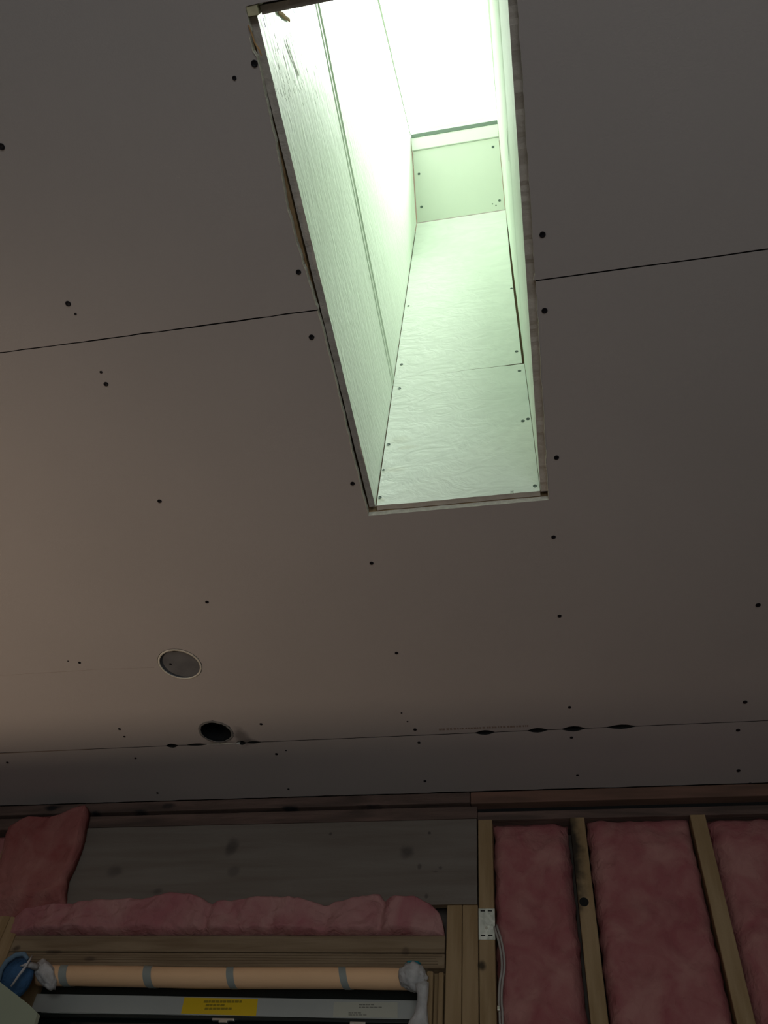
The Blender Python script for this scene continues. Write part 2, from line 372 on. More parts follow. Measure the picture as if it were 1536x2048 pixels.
# faint torn line along the taper at the left
strip('paper_crease', [cp(x, y) for x, y in [(0, 1351), (60, 1347), (130, 1343), (200, 1338), (308, 1335)]], .0009, mat('crease_shadow', (.33, .285, .255), .9), board1, th=.0004)
strip('paper_crease', [cp(x, y) for x, y in [(0, 1507), (60, 1504), (120, 1501), (182, 1499)]], .0020, mat('crease_brown', (.22, .165, .13), .9), board1, th=.0005)

# ------------------------------------------------------------------ recessed light cut-outs
def can(hole, label, plate_m, plate_z, ring_m, grp=None, torn=False):
    cx, cy, r = hole
    t = empty('recessed_light_can', (cx, cy, H)); tag(t, label, 'ceiling light')
    m = MB(); n = 40; ri = r-.003
    m.tube([(cx, cy, H+.002), (cx, cy, H+plate_z)], ri, n, cap=False); m.build('can_wall', CANB if torn else CANG, t, smooth=True)
    vs = [(cx, cy, H+plate_z)]+[(cx+ri*math.cos(2*math.pi*k/n), cy+ri*math.sin(2*math.pi*k/n), H+plate_z) for k in range(n)]
    obj('can_plate', vs, [[0, 1+k, 1+(k+1) % n] for k in range(n)], plate_m, t)
    # rim ring
    vs = []; fs = []
    for k in range(n*2):
        q = math.pi*k/n; jit = (0.0018*noise.noise(Vector((math.cos(q)*5, math.sin(q)*5, 2)))+.0009*random.uniform(-1, 1)) if torn else 0
        for rr, z in ((ri-.0035+jit, H-.0004), (ri-.003+jit, H-.0018), (ri+(.0022 if torn else .0012)+jit, H-.0012), (ri+(.003 if torn else .0018)+jit, H-.0004)):
            vs.append((cx+rr*math.cos(q), cy+rr*math.sin(q), z))
    for k in range(n*2):
        for j in range(3):
            fs.append([k*4+j, ((k+1) % (n*2))*4+j, ((k+1) % (n*2))*4+j+1, k*4+j+1])
    obj('rim', vs, fs, ring_m, t, smooth=not torn)
    return t
c1 = can(holeL1, 'round ceiling cut-out closed by a grey disc with a thin pale rim', CANG, 0.005, CREAM)
c1s = cp(341, 1328, H+.005); screw(c1s, (0, 0, -1), c1, s=.75)
pk = MB(); pk.box(holeL1[0]-.004, holeL1[0]+.024, holeL1[1]-.0535, holeL1[1]-.045, H+.001, H+.0049, .001).build('terminal_tab', CANB, c1)
can(holeL2, 'open black ceiling cut-out with frayed edge and a smudge beside the board joint', CANB, 0.045, mat('frayed_grey_paper', (.24, .23, .215), .95, var=.5, vscale=60), torn=True)

# ------------------------------------------------------------------ skylight shaft (one wall object per side: framing lumber with drywall boards as parts)
ZS = H+T                    # shaft boards start on top of the ceiling board
ZJ = 1.885                  # horizontal joint
KY, KZ = 1.035, 3.07        # far wall meets the rafter bay
SL = 0.75                   # roof slope
P1 = (0.845, 3.312); P2 = (0.800, 3.360)
def rz(y): return KZ+SL*(y-KY)            # rafter underside
def gz(y): return P2[1]+SL*(y-P2[0])      # underside of the glass
SX0, SX1 = -0.3155, 0.026
NY = 0.129                  # inner face of the near board
ST = 0.0125
LK = 0.006
# left
wl_ = MB().box(SX0-ST-.044, SX0-ST-.009, NY-.08, KY+.06, ZS, 3.3).build('wall_shaft_left', WOOD); tag(wl_, kind='structure')
lo = rough((NY, ZS-.001), (KY, ZS-.001), .01, .0010, 11)+[(KY, ZS-.001), (KY, ZJ-.0004)]+[(NY, ZJ-.0004)]
prism('drywall_board', lo, [], (SX0-.0015-LK*KY, 0, 0), (LK, 1, 0), (0, 0, 1), (-1, 0, 0), ST, GREEN_STREAK, EDGE, wl_)
up = [(NY, ZJ+.0004), (KY, ZJ+.0004), (KY, rz(KY)-.0015), (NY, rz(NY)-.0015)]
ub = prism('drywall_board', up, [], (SX0-.0015-LK*KY, 0, 0), (LK, 1, 0), (0, 0, 1), (-1, 0, 0), ST, GREEN_STREAK, EDGE, wl_)
rb = prism('drywall_board', [(NY, rz(NY)+.0015), (KY, rz(KY)+.0015), (P1[0]+.01, P1[1]), (P2[0], P2[1]), (NY, gz(NY))], [], (SX0-.002-LK*KY, 0, 0), (LK, 1, 0), (0, 0, 1), (-1, 0, 0), ST, GREEN, EDGE, wl_)
# paper joint: two raised tapered lips along the horizontal seam
for zz, hh in ((ZJ-.016, .0016), (ZJ+.014, .0022)):
    vs = []; fs = []; n = 60
    for i in range(n+1):
        y = NY+(KY-.002-NY)*i/n; w = .009+.003*noise.noise(Vector((y*9, zz, 0))); z = zz+.0015*noise.noise(Vector((y*3, zz*3, 1)))
        for dz, h in ((-w, 0), (-w*.3, hh), (w*.3, hh), (w, 0)): vs.append((SX0-.0015+LK*(y-KY)+h, y, z+dz))
    for i in range(n):
        for k in range(3): fs.append([i*4+k, i*4+k+1, i*4+5+k, i*4+4+k])
    obj('joint_lip', vs, fs, GREEN, wl_, smooth=True)
for x, y, s in [(821, 397, .5), (789, 687, .8), (795, 660, .5)]:
    screw(xp(x, y, SX0-.005), (1, 0, 0), ub, SMG, s)
# scraped patch and torn brown paper near the top left corner
strip('torn_paper_edge', [xp(x, y, SX0-.005) for x, y in [(556, 24), (562, 27), (568, 32), (574, 37), (579, 40)]], .005, TORN, wl_, n=(1, 0, 0), th=.001, seed=4)
# scuffs and a long gouge where the board paper was scraped, near the top left corner
SCF = mat('scuffed_green_paper', (.66, .75, .63), .7); sc_ = MB(); rs = random.Random(5)
for k in range(46):
    x = rs.uniform(548, 632); y = rs.uniform(40, 205)
    if k < 14: x, y = rs.uniform(548, 575), rs.uniform(100, 180)
    l_ = rs.uniform(5, 16); a_ = xp(x, y, SX0-.0052); b_ = xp(x+l_*.28, y+l_, SX0-.0052)
    w_ = rs.uniform(.0002, .0006); n0 = len(sc_.v)
    for p_ in (a_, b_):
        for dz in (-w_, w_):
            for dx in (0.00003, .00015): sc_.v.append(Vector((SX0-.0015+LK*(p_.y-KY)+dx, p_.y, p_.z+dz)))
    sc_.f += [[n0+i for i in f] for f in [[0, 1, 3, 2], [4, 6, 7, 5], [0, 4, 5, 1], [2, 3, 7, 6], [0, 2, 6, 4], [1, 5, 7, 3]]]
tag(sc_.build('scuff_marks', SCF, wl_), kind='stuff')
strip('gouge', [xp(x, y, SX0-.0052) for x, y in [(572, 80), (578, 98), (585, 118), (592, 136), (598, 150)]], .0045, mat('gouge_green', (.72, .78, .68), .8), wl_, n=(1, 0, 0), th=.0002, seed=5)
PEN = mat('blue_pencil_mark', (.12, .2, .42), .8)
for pts in ([(526, 36), (529, 46), (531, 55)], [(586, 18), (588, 24), (590, 30)]):
    strip('pencil_mark', [xp(x, y, SX0-.005) for x, y in pts], .0007, PEN, wl_, n=(1, 0, 0), th=.0004)

# right: leans inwards by a few millimetres towards the top
def sxr(z): return SX1-0.0078*(z-H)
wr_ = MB().box(SX1+ST+.015, SX1+ST+.052, NY-.08, KY+.06, ZS, 3.3).build('wall_shaft_right', WOOD); tag(wr_, kind='structure')
UV = Vector((-0.0078, 0, 1)); RK = -0.0090; base = Vector((SX1+0.0078*H-RK*KY, 0, 0))
rlo = rough((NY, ZS-.002), (KY, ZS-.002), .008, .0018, 21)+[(KY, ZS-.002), (KY, ZJ-.002), (NY, ZJ-.002)]
prism('drywall_board', rlo, [], base, (RK, 1, 0), UV, (1, 0, 0), ST+.002, GREEN_STREAK, EDGE, wr_)
prism('drywall_board', [(NY, ZJ+.002), (KY, ZJ+.002), (KY, rz(KY)-.0015), (NY, rz(NY)-.0015)], [], base, (RK, 1, 0), UV, (1, 0, 0), ST, GREEN, EDGE, wr_)
prism('drywall_board', [(NY, rz(NY)+.0015), (KY, rz(KY)+.0015), (P1[0]+.01, P1[1]), (P2[0], P2[1]), (NY, gz(NY))], [], base, (RK, 1, 0), UV, (1, 0, 0), ST, GREEN, EDGE, wr_)
for zz in (ZJ-.014, ZJ+.014):
    x_ = sxr(zz); v_ = []
    for y in (NY+.01, KY-.002):
        for dz, h in ((-.009, 0), (-.002, .0009), (.002, .0009), (.009, 0)): v_.append((x_+RK*(y-KY)-h, y, zz+dz))
    obj('joint_lip', v_, [[k, k+1, k+5, k+4] for k in range(3)], GREEN, wr_, smooth=True)
nr_ = Vector((RK, 1, 0)).cross(UV)
strip('open_seam', [pl(x, y, base, nr_)+Vector((-.0003, 0, 0)) for x, y in [(1014.5, 258), (1015.5, 275), (1016.5, 292), (1017.5, 308), (1018.5, 322)]], .004, GASK, wr_, n=(-1, 0, 0), th=.0006)

# far: two boards on a framed wall, then the board square to the roof
wf_ = MB().box(SX0-.05, SX1+.06, KY+ST+.002, KY+ST+.04, ZS, 3.02).build('wall_shaft_far', WOOD); tag(wf_, kind='structure')
zsm = 1.903
seam = [(x, zsm+.0035*noise.noise(Vector((x*14, 3, 0)))+(.0 if x < -.1 else (x+.1)*.03)) for x in [SX0+i*.012 for i in range(int((SX1-SX0-.004)/.012)+1)]]
gap = lambda x: 0.0002+max(0, (x+.19))*.010+(0.0028 if x > -.035 else 0)
f0 = rough((SX0+.001, ZS+.0005), (SX1-.001, ZS+.0005), .012, .0012, 31)+[(SX1-.001, ZS+.0005), (SX1-.0055, zsm-.003)]+[(x, z-gap(x)) for x, z in seam[::-1]]
far0 = prism('drywall_board', f0, [], (0, KY, 0), (1, 0, 0), (0, 0, 1), (0, 1, 0), ST, GREEN_MUD, EDGE, wf_)
f1 = [(x, z) for x, z in seam if x < .014]+[(0.0155, zsm+.004), (0.0150, 2.0), (0.0118, 2.3), (0.0105, 2.6), (0.0120, KZ-.006), (SX0+.001, KZ-.006)]
far1 = prism('drywall_board', f1, [], (0, KY, 0), (1, 0, 0), (0, 0, 1), (0, 1, 0), ST, GREEN_MUD, EDGE, wf_)
for x, y, s in [(817, 612, .9), (803, 729, 1), (1023, 577, .9), (1033, 703, 1)]: screw(yp(x, y, KY), (0, -1, 0), far1, SMG, s)
for x, y, s in [(799, 777, 1), (777, 889, 1), (767, 940, .7), (760, 995, .9), (1039, 742, 1), (1056, 838, 1), (1046, 842, 1), (1070, 972, 1)]: screw(yp(x, y, KY), (0, -1, 0), far0, SMG, s)
hm = [yp(x, y, KY) for x, y in [(1022, 988), (1022, 982), (1024, 985), (1026, 981), (1026, 987)]]
strip('pencil_mark', hm, .0009, INK, far0, n=(0, -1, 0), th=.0004)
# the board between far wall and skylight
A = Vector((0, KY-.001, KZ)); B = Vector((0, *P1)); dirp = (B-A); Lp = dirp.length; dirp.normalize()
npn = Vector((0, -dirp.z, dirp.y)).normalized()      # faces the shaft
if npn.y > 0: npn = -npn
xr_ = sxr(3.2)
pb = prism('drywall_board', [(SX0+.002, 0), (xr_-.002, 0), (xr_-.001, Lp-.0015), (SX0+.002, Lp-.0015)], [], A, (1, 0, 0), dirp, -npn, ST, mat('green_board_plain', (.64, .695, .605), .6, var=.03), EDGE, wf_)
for x, y, s in [(838, 348, .9), (843, 414, .9), (986, 294, .9), (999, 401, .9), (985, 408, .45), (992, 411, .45)]:
    screw(pl(x, y, A, npn), npn, pb, SMG, s*1.25)
# near side
wn_ = MB().box(SX0-.05, SX1+.06, NY-.08, NY-.014, ZS, gz(NY)+.02).build('wall_shaft_near', WOOD); tag(wn_, kind='structure')
prism('drywall_board', rough((SX0-.0, ZS), (SX1, ZS), .02, .0008, 41)+[(SX1, ZS), (SX1, gz(NY)), (SX0, gz(NY))], [], (0, NY, 0), (1, 0, 0), (0, 0, 1), (0, -1, 0), ST-.001, GREEN, EDGE, wn_)

# skylight: curb, gasket, frame, pane
sky = empty('window_1', (-.145, .5, gz(.5)+.05)); tag(sky, kind='structure')
def slope_box(name, y0, y1, x0, x1, d0, d1, m):
    """box lying in the roof plane: y range, depth d0..d1 above the glass underside line, measured square to the roof"""
    nrm = Vector((0, -SL, 1)).normalized(); vs = []
    for x in (x0, x1):
        for y in (y0, y1):
            for d in (d0, d1):
                p_ = Vector((x, y, gz(y)))+nrm*d; vs.append(p_)
    fs = [[0, 1, 3, 2], [4, 6, 7, 5], [0, 4, 5, 1], [2, 3, 7, 6], [0, 2, 6, 4], [1, 5, 7, 3]]
    return obj(name, vs, fs, m, sky)
# far curb face with a small step, then the gasket
C0 = B.copy(); C1 = Vector((0, *P2))
dc = (C1-C0); Lc = dc.length; dc.normalize(); nc = npn
def curb_piece(name, s0, s1, off, th, m):
    vs = []
    for x in (SX0, xr_):
        for s in (s0, s1):
            for t_ in (off, off-th): vs.append(Vector((x, 0, 0))+C0+dc*s+nc*t_)
    return obj(name, vs, [[0, 1, 3, 2], [4, 6, 7, 5], [0, 4, 5, 1], [2, 3, 7, 6], [0, 2, 6, 4], [1, 5, 7, 3]], m, sky)
curb_piece('curb', 0.0, 0.033, 0.006, .025, CURB)
curb_piece('curb_step', 0.033, 0.056, -0.003, .02, CURB)
curb_piece('gasket', 0.056, 0.070, -0.0005, .02, GASK)
y_a = NY-.02
PANE = bpy.data.materials.new('clear_glazing'); PANE.use_nodes = True
_n = PANE.node_tree.nodes; _l = PANE.node_tree.links; _n.remove(_n['Principled BSDF'])
tr = _n.new('ShaderNodeBsdfTransparent'); tr.inputs[0].default_value = (.95, .99, .96, 1); gl = _n.new('ShaderNodeBsdfGlossy'); gl.inputs['Roughness'].default_value = .03
fr = _n.new('ShaderNodeValue'); fr.outputs[0].default_value = 0.05; mx = _n.new('ShaderNodeMixShader')
_l.new(fr.outputs[0], mx.inputs[0]); _l.new(tr.outputs[0], mx.inputs[1]); _l.new(gl.outputs[0], mx.inputs[2]); _l.new(mx.outputs[0], _n['Material Output'].inputs[0])
slope_box('pane', y_a, .82, SX0-.02, xr_+.02, .018, .024, PANE)
slope_box('frame_rail', y_a-.05, y_a, SX0-.06, xr_+.06, .0, .05, CURB)
slope_box('frame_rail', .825, .87, SX0-.06, xr_+.06, .018, .05, CURB)
slope_box('frame_stile', y_a, .80, SX0-.06, SX0-.001, .001, .05, CURB)
slope_box('frame_stile', y_a, .80, xr_+.001, xr_+.06, .001, .05, CURB)
# roof deck around it
rfm = MB()
def rslab(x0, x1, y0, y1):
    n = len(rfm.v); nrm = Vector((0, -SL, 1)).normalized()
    for x in (x0, x1):
        for y in (y0, y1):
            for d in (-.012, .012): rfm.v.append(Vector((x, y, gz(y)))+nrm*d)
    rfm.f += [[n+i for i in f] for f in [[0, 1, 3, 2], [4, 6, 7, 5], [0, 4, 5, 1], [2, 3, 7, 6], [0, 2, 6, 4], [1, 5, 7, 3]]]
rslab(-2.9, SX0-.055, -1.6, 1.6); rslab(xr_+.06, 2.1, -1.6, 1.6); rslab(SX0-.055, xr_+.06, -1.6, y_a-.03); rslab(SX0-.055, xr_+.06, .855, 1.6)
tag(rfm.build('roof', ROOFM), kind='structure')

# ------------------------------------------------------------------ far wall: framing, plywood, insulation
fw = MB()
WX0, WX1, WZ1 = -1.375, -0.297, 0.876      # window opening
fw.box(XL0, XR0, YW+.092, YW+.105, WZ1+.0, H+.07).box(XL0, WX0, YW+.092, YW+.105, ZF, WZ1).box(WX1, XR0, YW+.092, YW+.105, ZF, WZ1).box(WX0, WX1, YW+.092, YW+.105, ZF, -0.2)
wall = fw.build('wall_far', PLY); tag(wall, kind='structure')
SW = 0.0385
def lum(name, x0, x1, z0, z1, m, y0=YW, y1=YW+.089, bev=.002): return MB().box(x0, x1, y0, y1, z0, z1, bev).build(name, m, wall)
# plates: nailer under the ceiling, a dark gap, the lower plate
lum('nailer_board', XL0, -0.235, 1.3165, H-.001, WOODD)
lum('nailer_board', -0.233, XR0, 1.313, H-.001, mat('red_brown_lumber', (.20, .105, .075), .85, c2=(.12, .07, .05), vscale=7, stretch=(.6, 3, 5)))
lum('top_plate', XL0, -0.215, 1.270, 1.307, WOODD, y0=YW+.004)
lum('top_plate', -0.214, XR0, 1.264, 1.289, WOODD, y0=YW+.005)
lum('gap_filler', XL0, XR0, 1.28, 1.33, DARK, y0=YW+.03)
# studs
studs = {}
zt = 1.2635
def stud(x0, z1=zt, z0=ZF, m=WOOD, w=SW, y0=YW): return MB().box(x0, x0+w, y0, YW+.089, z0, z1, .0025).build('stud', m, wall)
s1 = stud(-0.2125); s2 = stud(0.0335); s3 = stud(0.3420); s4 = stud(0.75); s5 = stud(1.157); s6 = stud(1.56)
stud(-0.2925, 1.0285, w=.0385); stud(-0.2530, 1.0285, w=.0385)
sl0 = stud(-1.628); stud(-1.545, 1.0285); stud(-1.5055, 1.0285); stud(-2.035); stud(-2.44)
# dark hole bored in the second stud
hc = yp(1168, 1804, YW)
MB().tube([(hc.x, YW-.0006, hc.z), (hc.x, YW+.004, hc.z)], .0115, 14).build('bored_hole', DARK, s2)
# nail plate with bent ears and slots
npm = MB(); a = yp(957, 1818, YW); b = yp(990, 1880, YW)
npm.box(a.x, b.x+.001, YW-.0022, YW-.0006, b.z, a.z, .0006)
nplate = npm.build('nail_plate', GALV, s1); nplate['label'] = 'galvanised steel nail plate'
cz = (a.z+b.z)/2; cx = (a.x+b.x)/2
pz = MB()
for zz in (a.z-.006, b.z+.010):
    for xx in (cx-.009, cx+.009): pz.box(xx-.0055, xx+.0055, YW-.0026, YW-.0015, zz-.0016, zz+.0016, .0005)
tag(pz.build('nail_slots', DARK, s1), kind='stuff')
MB().tube([(cx, YW-.0032, b.z+.028), (cx, YW-.001, b.z+.028)], .004, 10).build('nail_head', STEEL, s1)

# plywood header panel above the window
PX0, PX1, PZ0, PZ1 = -1.50, -0.2165, 1.030, 1.2665
ply = prism('plywood_panel', rough((PX0, PZ0), (PX1, PZ0), .04, .0008, 51)+rough((PX1, PZ0), (PX1, PZ1), .04, .0005, 52)+[(PX1, PZ1), (PX0, PZ1)], [], (0, YW+.002, 0), (1, 0, 0), (0, 0, 1), (0, 1, 0), .018, PLY, WOODH, wall)
# window header lumber, two pieces, the lower one with a lip
lum('header', -1.466, -0.2955, .912, .953, WOODH, y0=YW+.001)
lum('header', -1.466, -0.2955, .8765, .910, WOODH, y0=YW+.0025)
for zz in (.9045, .8985, .8925, .886):
    MB().box(-1.45, -0.297-random.random()*.02, YW+.0008, YW+.003, zz-.0009, zz+.0009, .0004).build('header_ridge', WOODH, wall)
# two slim vertical casing sticks at the right of the opening
for x0, x1, m in ((-.3395, -.3225, WOOD), (-.3105, -.2975, WOOD)):
    MB().box(x0, x1, YW+.004, YW+.03, -.25, .872 if x0 < -.33 else .905-.035, .004).build('casing_strip', m, wall)
MB().box(-.3395, -.2965, YW+.030, YW+.089, -.25, .8765, .001).build('jamb_board', WOOD, wall)
MB().box(-1.466, WX0, YW+.0, YW+.089, -.25, .8765, .002).build('jamb_board', WOOD, wall)
MB().box(WX0, WX1, YW, YW+.089, -.29, -.25, .002).build('sill_board', WOODH, wall)

# insulation: lumpy quilted batts
def batt(name, fx, fz0, fz1, bulge, label, group, m=PINK, nx=40, nz=60, y0=YW+.03, depth=.05, seed=0, rag=.006, lumps=None, y_add=None):
    """fx: (x0,x1); fz0,fz1: functions of x for bottom and top"""
    x0, x1 = fx; vs = []; fs = []
    for side in (0, 1):
        for j in range(nz+1):
            v = j/nz
            for i in range(nx+1):
                u = i/nx; x = x0+(x1-x0)*u
                a_ = fz0(x); b_ = fz1(x)
                z = a_+(b_-a_)*v
                if side == 0:
                    e = min(1, math.sin(math.pi*min(max(u, 0), 1))*3.2)**.5*min(1, math.sin(math.pi*v)*(3.2 if (b_-a_) < .5 else 12))**.5
                    y = y0-bulge*e
                    if lumps:
                        y += lumps(x, z)
                    n1 = noise.fractal(Vector((x*9+seed, z*9, seed)), .9, 2.1, 4)
                    n2 = noise.ridged_multi_fractal(Vector((x*16+seed, z*22, seed)), .9, 2.1, 3, 1, 2)
                    y -= n1*.016*e; y += max(0, n2-1.3)*.016*e
                    jx = rag*noise.noise(Vector((z*30+seed, u*3, 1))); jz = rag*noise.noise(Vector((x*30+seed, v*3, 5)))
                    vs.append((x+jx*(1 if i in (0, nx) else .5), y, z+jz))
                else:
                    vs.append((x, y0+depth, z))
    n = (nx+1)*(nz+1)
    for j in range(nz):
        for i in range(nx):
            k = j*(nx+1)+i; fs.append([k, k+1, k+nx+2, k+nx+1]); fs.append([n+k, n+k+nx+1, n+k+nx+2, n+k+1])
    rim = [i for i in range(nx+1)]+[(j*(nx+1)+nx) for j in range(1, nz+1)]+[nz*(nx+1)+i for i in range(nx-1, -1, -1)]+[j*(nx+1) for j in range(nz-1, 0, -1)]
    for a_, b_ in zip(rim, rim[1:]+rim[:1]): fs.append([b_, a_, a_+n, b_+n])
    o = obj(name, vs, fs, m, smooth=True); tag(o, label, 'insulation', group); return o
K = lambda c: (lambda x: c)
def topn(c, amp, s): return lambda x: c+amp*noise.noise(Vector((x*14, s, 0)))
batt('insulation_batt', (-0.172, 0.026), K(ZF+.01), topn(1.262, .005, 1), .024, 'narrow pink insulation batt between the nail-plated stud and the bored stud', None, nx=24, nz=240, seed=1,
     lumps=lambda x, z: .012*math.exp(-((x-.026)/.02)**2))
batt('insulation_batt', (0.076, 0.338), K(ZF+.01), topn(1.266, .005, 2), .034, 'wide pink insulation batt right of the bored stud', None, nx=32, nz=240, seed=2)
batt('insulation_batt', (0.384, 0.748), K(ZF+.01), topn(1.262, .003, 3), .032, 'pink insulation batt cut off by the right edge of the photo', None, nx=30, nz=200, seed=3)
batt('insulation_batt', (-2.0, -1.632), K(ZF+.01), topn(1.26, .004, 4), .03, 'pink insulation batt at the far left edge behind the hanging flap', None, nx=30, nz=200, seed=4)
# strip of insulation stuffed above the window header
tp = [(-1.50, 1.028), (-1.40, 1.034), (-1.27, 1.045), (-1.12, 1.048), (-1.06, 1.060), (-1.02, 1.062), (-.975, 1.055), (-.93, 1.036), (-.88, 1.040), (-.78, 1.050), (-.68, 1.045), (-.61, 1.028), (-.55, 1.044), (-.515, 1.053), (-.468, 1.060), (-.452, 1.044), (-.42, 1.046), (-.37, 1.045), (-.335, 1.032), (-.312, 1.012), (-.302, .985), (-.2995, .958)]
def lerp(t, x):
    if x <= t[0][0]: return t[0][1]
    for (a_, b_), (c_, d_) in zip(t, t[1:]):
        if x <= c_: return b_+(d_-b_)*(x-a_)/(c_-a_)
    return t[-1][1]
cre = [(-1.33, .010), (-.92, .016), (-.60, .006), (-.458, .018)]
batt('insulation_strip', (-1.50, -0.2995), K(.9535), lambda x: lerp(tp, x), .040, 'long lumpy pink insulation strip lying on the window header', None, PINK2, nx=200, nz=24, y0=YW+.012, depth=.04, seed=7, rag=.004,
     lumps=lambda x, z: sum(d_*math.exp(-((x-c_-(z-1)*.1)/.012)**2) for c_, d_ in cre)-.012*math.exp(-((x+.39)/.05)**2))
# flap hanging down at the left
fl = [(1.000, -1.615, -1.335), (1.045, -1.585, -1.352), (1.064, -1.575, -1.3575), (1.10, -1.585, -1.366), (1.136, -1.60, -1.362), (1.19, -1.615, -1.362), (1.228, -1.625, -1.366), (1.26, -1.628, -1.374), (1.292, -1.600, -1.378), (1.302, -1.52, -1.381), (1.322, -1.41, -1.389)]
vs = []; fs = []; nx = 36; nz = 50
for side in (0, 1):
    for j in range(nz+1):
        z = 1.0+.318*j/nz
        a_ = lerp([(q[0], q[1]) for q in fl], z); b_ = lerp([(q[0], q[2]) for q in fl], z)
        for i in range(nx+1):
            u = i/nx; x = a_+(b_-a_)*u
            zz = min(z, lerp([(-1.63, 1.262), (-1.56, 1.287), (-1.50, 1.283), (-1.455, 1.293), (-1.41, 1.318), (-1.38, 1.318)], x)) if j > nz*.6 else z
            e = min(1, math.sin(math.pi*u)*3)**.5
            if side == 0:
                y = YW-.016-.022*e-.010*noise.fractal(Vector((x*9, zz*9, 8)), .9, 2.1, 4)+.008*math.exp(-((z-1.058-(x+1.5)*.15)/.008)**2)
                y -= .012*math.exp(-((u-.97)/.05)**2)
                if z < 1.06: y += (1.06-z)/.06*.045
                vs.append((x+.003*noise.noise(Vector((z*30, 4, 2))), y, zz))
            else: vs.append((x, YW-.003+(max(0, 1.06-z)/.06*.034), zz))
n = (nx+1)*(nz+1)
for j in range(nz):
    for i in range(nx):
        k = j*(nx+1)+i; fs.append([k, k+1, k+nx+2, k+nx+1]); fs.append([n+k, n+k+nx+1, n+k+nx+2, n+k+1])
rim = [i for i in range(nx+1)]+[(j*(nx+1)+nx) for j in range(1, nz+1)]+[nz*(nx+1)+i for i in range(nx-1, -1, -1)]+[j*(nx+1) for j in range(nz-1, 0, -1)]
for a_, b_ in zip(rim, rim[1:]+rim[:1]): fs.append([b_, a_, a_+n, b_+n])
tag(obj('insulation_flap', vs, fs, PINKF, smooth=True), 'loose pink insulation flap hanging from the top plate left of the grey plywood', 'insulation')

# dust blobs and dark blemishes on the plates
for x, y, w in [(610, 1600, .02), (575, 1612, .012), (108, 1618, .03), (330, 1612, .02)]:
    p_ = yp(x, y, YW)

# electrical cables beside the first stud
ct = empty('electrical_cable', (-.168, YW+.02, .0)); tag(ct, 'pair of grey electrical cables running down beside the nail-plated stud', 'cable')
for dx, dy in ((0, 0), (.0065, -.004)):
    pts = [yp(986, 1840, YW-.004), yp(990, 1858, YW-.014), yp(998, 1885, YW-.024), yp(1003, 1915, YW-.026), yp(1003.5, 1940, YW-.022), yp(1000, 1962, YW-.016), yp(998, 1985, YW-.012), yp(998, 2010, YW-.012), yp(1000, 2050, YW-.012), Vector((-.166, YW-.012, .5)), Vector((-.166, YW-.012, -.6)), Vector((-.166, YW-.012, ZF+.02))]
    pts[0] = pts[0]+Vector((0, .03, 0))
    # smooth
    fine_ = []
    for i in range(len(pts)-1):
        p0 = pts[max(i-1, 0)]; p1 = pts[i]; p2 = pts[i+1]; p3 = pts[min(i+2, len(pts)-1)]
        for k in range(6):
            t_ = k/6
            fine_.append(.5*((2*p1)+(-p0+p2)*t_+(2*p0-5*p1+4*p2-p3)*t_*t_+(-p0+3*p1-3*p2+p3)*t_**3)+Vector((dx, dy, 0)))
    fine_.append(pts[-1]+Vector((dx, dy, 0)))
    MB().tube(fine_, .0028, 8).build('cable', CABLE, ct, smooth=True)
st = yp(997.5, 2019, YW-.016)
MB().box(st.x-.003, st.x+.003, YW-.0225, YW+.01, st.z-.004, st.z+.006, .001).build('staple', STEEL, ct)

# ------------------------------------------------------------------ window in the far wall
YV = 2.125
win = empty('window_2', (-.86, YV, .3)); tag(win, kind='structure')
zt1 = yp(400, 1992, YV).z; zb_ = yp(400, 2029, YV).z
xl = yp(62, 2000, YV).x; xr = yp(838, 2020, YV).x
MB().box(WX0, -.34, YV+.014, YV+.05, zt1-.004, WZ1, .002).build('frame_head', BLACKG, win)
hd = prism('sash_rail', [(xl-.002, zt1), (xl+.012, zb_), (xr-.022, zb_-.003), (xr+.004, zb_+.014), (xr+.002, zt1-.004)], [], (0, YV, 0), (1, 0, 0), (0, 0, 1), (0, 1, 0), .03, VINYL, VINYL, win)
MB().box(xl, xr, YV-.002, YV+.012, zb_-.012, zb_-.0025, .002).build('glazing_bead', BLACKG, win)
MB().box(WX0, -.34, YV+.014, YV+.02, -.25, zb_-.003).build('pane', mat('dark_glass', (.006, .014, .012), .12, spec=.5), win)
MB().box(WX0, WX0+.03, YV, YV+.03, -.25, zb_, .002).build('frame_stile', BLACKG, win)
MB().box(-.37, -.34, YV, YV+.03, -.25, zb_, .002).build('frame_stile', BLACKG, win)
MB().box(WX0, -.34, YV, YV+.03, -.25, -.21, .002).build('frame_sill', BLACKG, win)
sg = [yp(x, y, YV) for x, y in [(369, 1995), (516, 1998), (512, 2032), (362, 2027)]]
prism('yellow_sticker', [(q.x, q.z) for q in (sg[0], sg[1], sg[2], sg[3])], [], (0, YV-.0006, 0), (1, 0, 0), (0, 0, 1), (0, 1, 0), .0005, YELLOW, YELLOW, win)
iy = MB()
for r_, (x0, x1) in enumerate([(408, 482), (412, 450), (410, 462)]):
    q0 = x0
    while q0 < x1:
        w = random.uniform(3, 8); a_ = yp(q0, 2001+r_*7, YV-.001); b_ = yp(q0+w, 2005.5+r_*7, YV-.001)
        iy.box(a_.x, b_.x, YV-.0010, YV-.0007, b_.z, a_.z); q0 += w+2
tag(iy.build('sticker_print', INKY, win), kind='stuff')
lb = [yp(x, y, YV) for x, y in [(668, 2004), (795, 2005), (795, 2036), (666, 2034)]]
prism('paper_label', [(q.x, q.z) for q in lb], [], (0, YV-.0006, 0), (1, 0, 0), (0, 0, 1), (0, 1, 0), .0005, LABELW, LABELW, win)
il = MB()
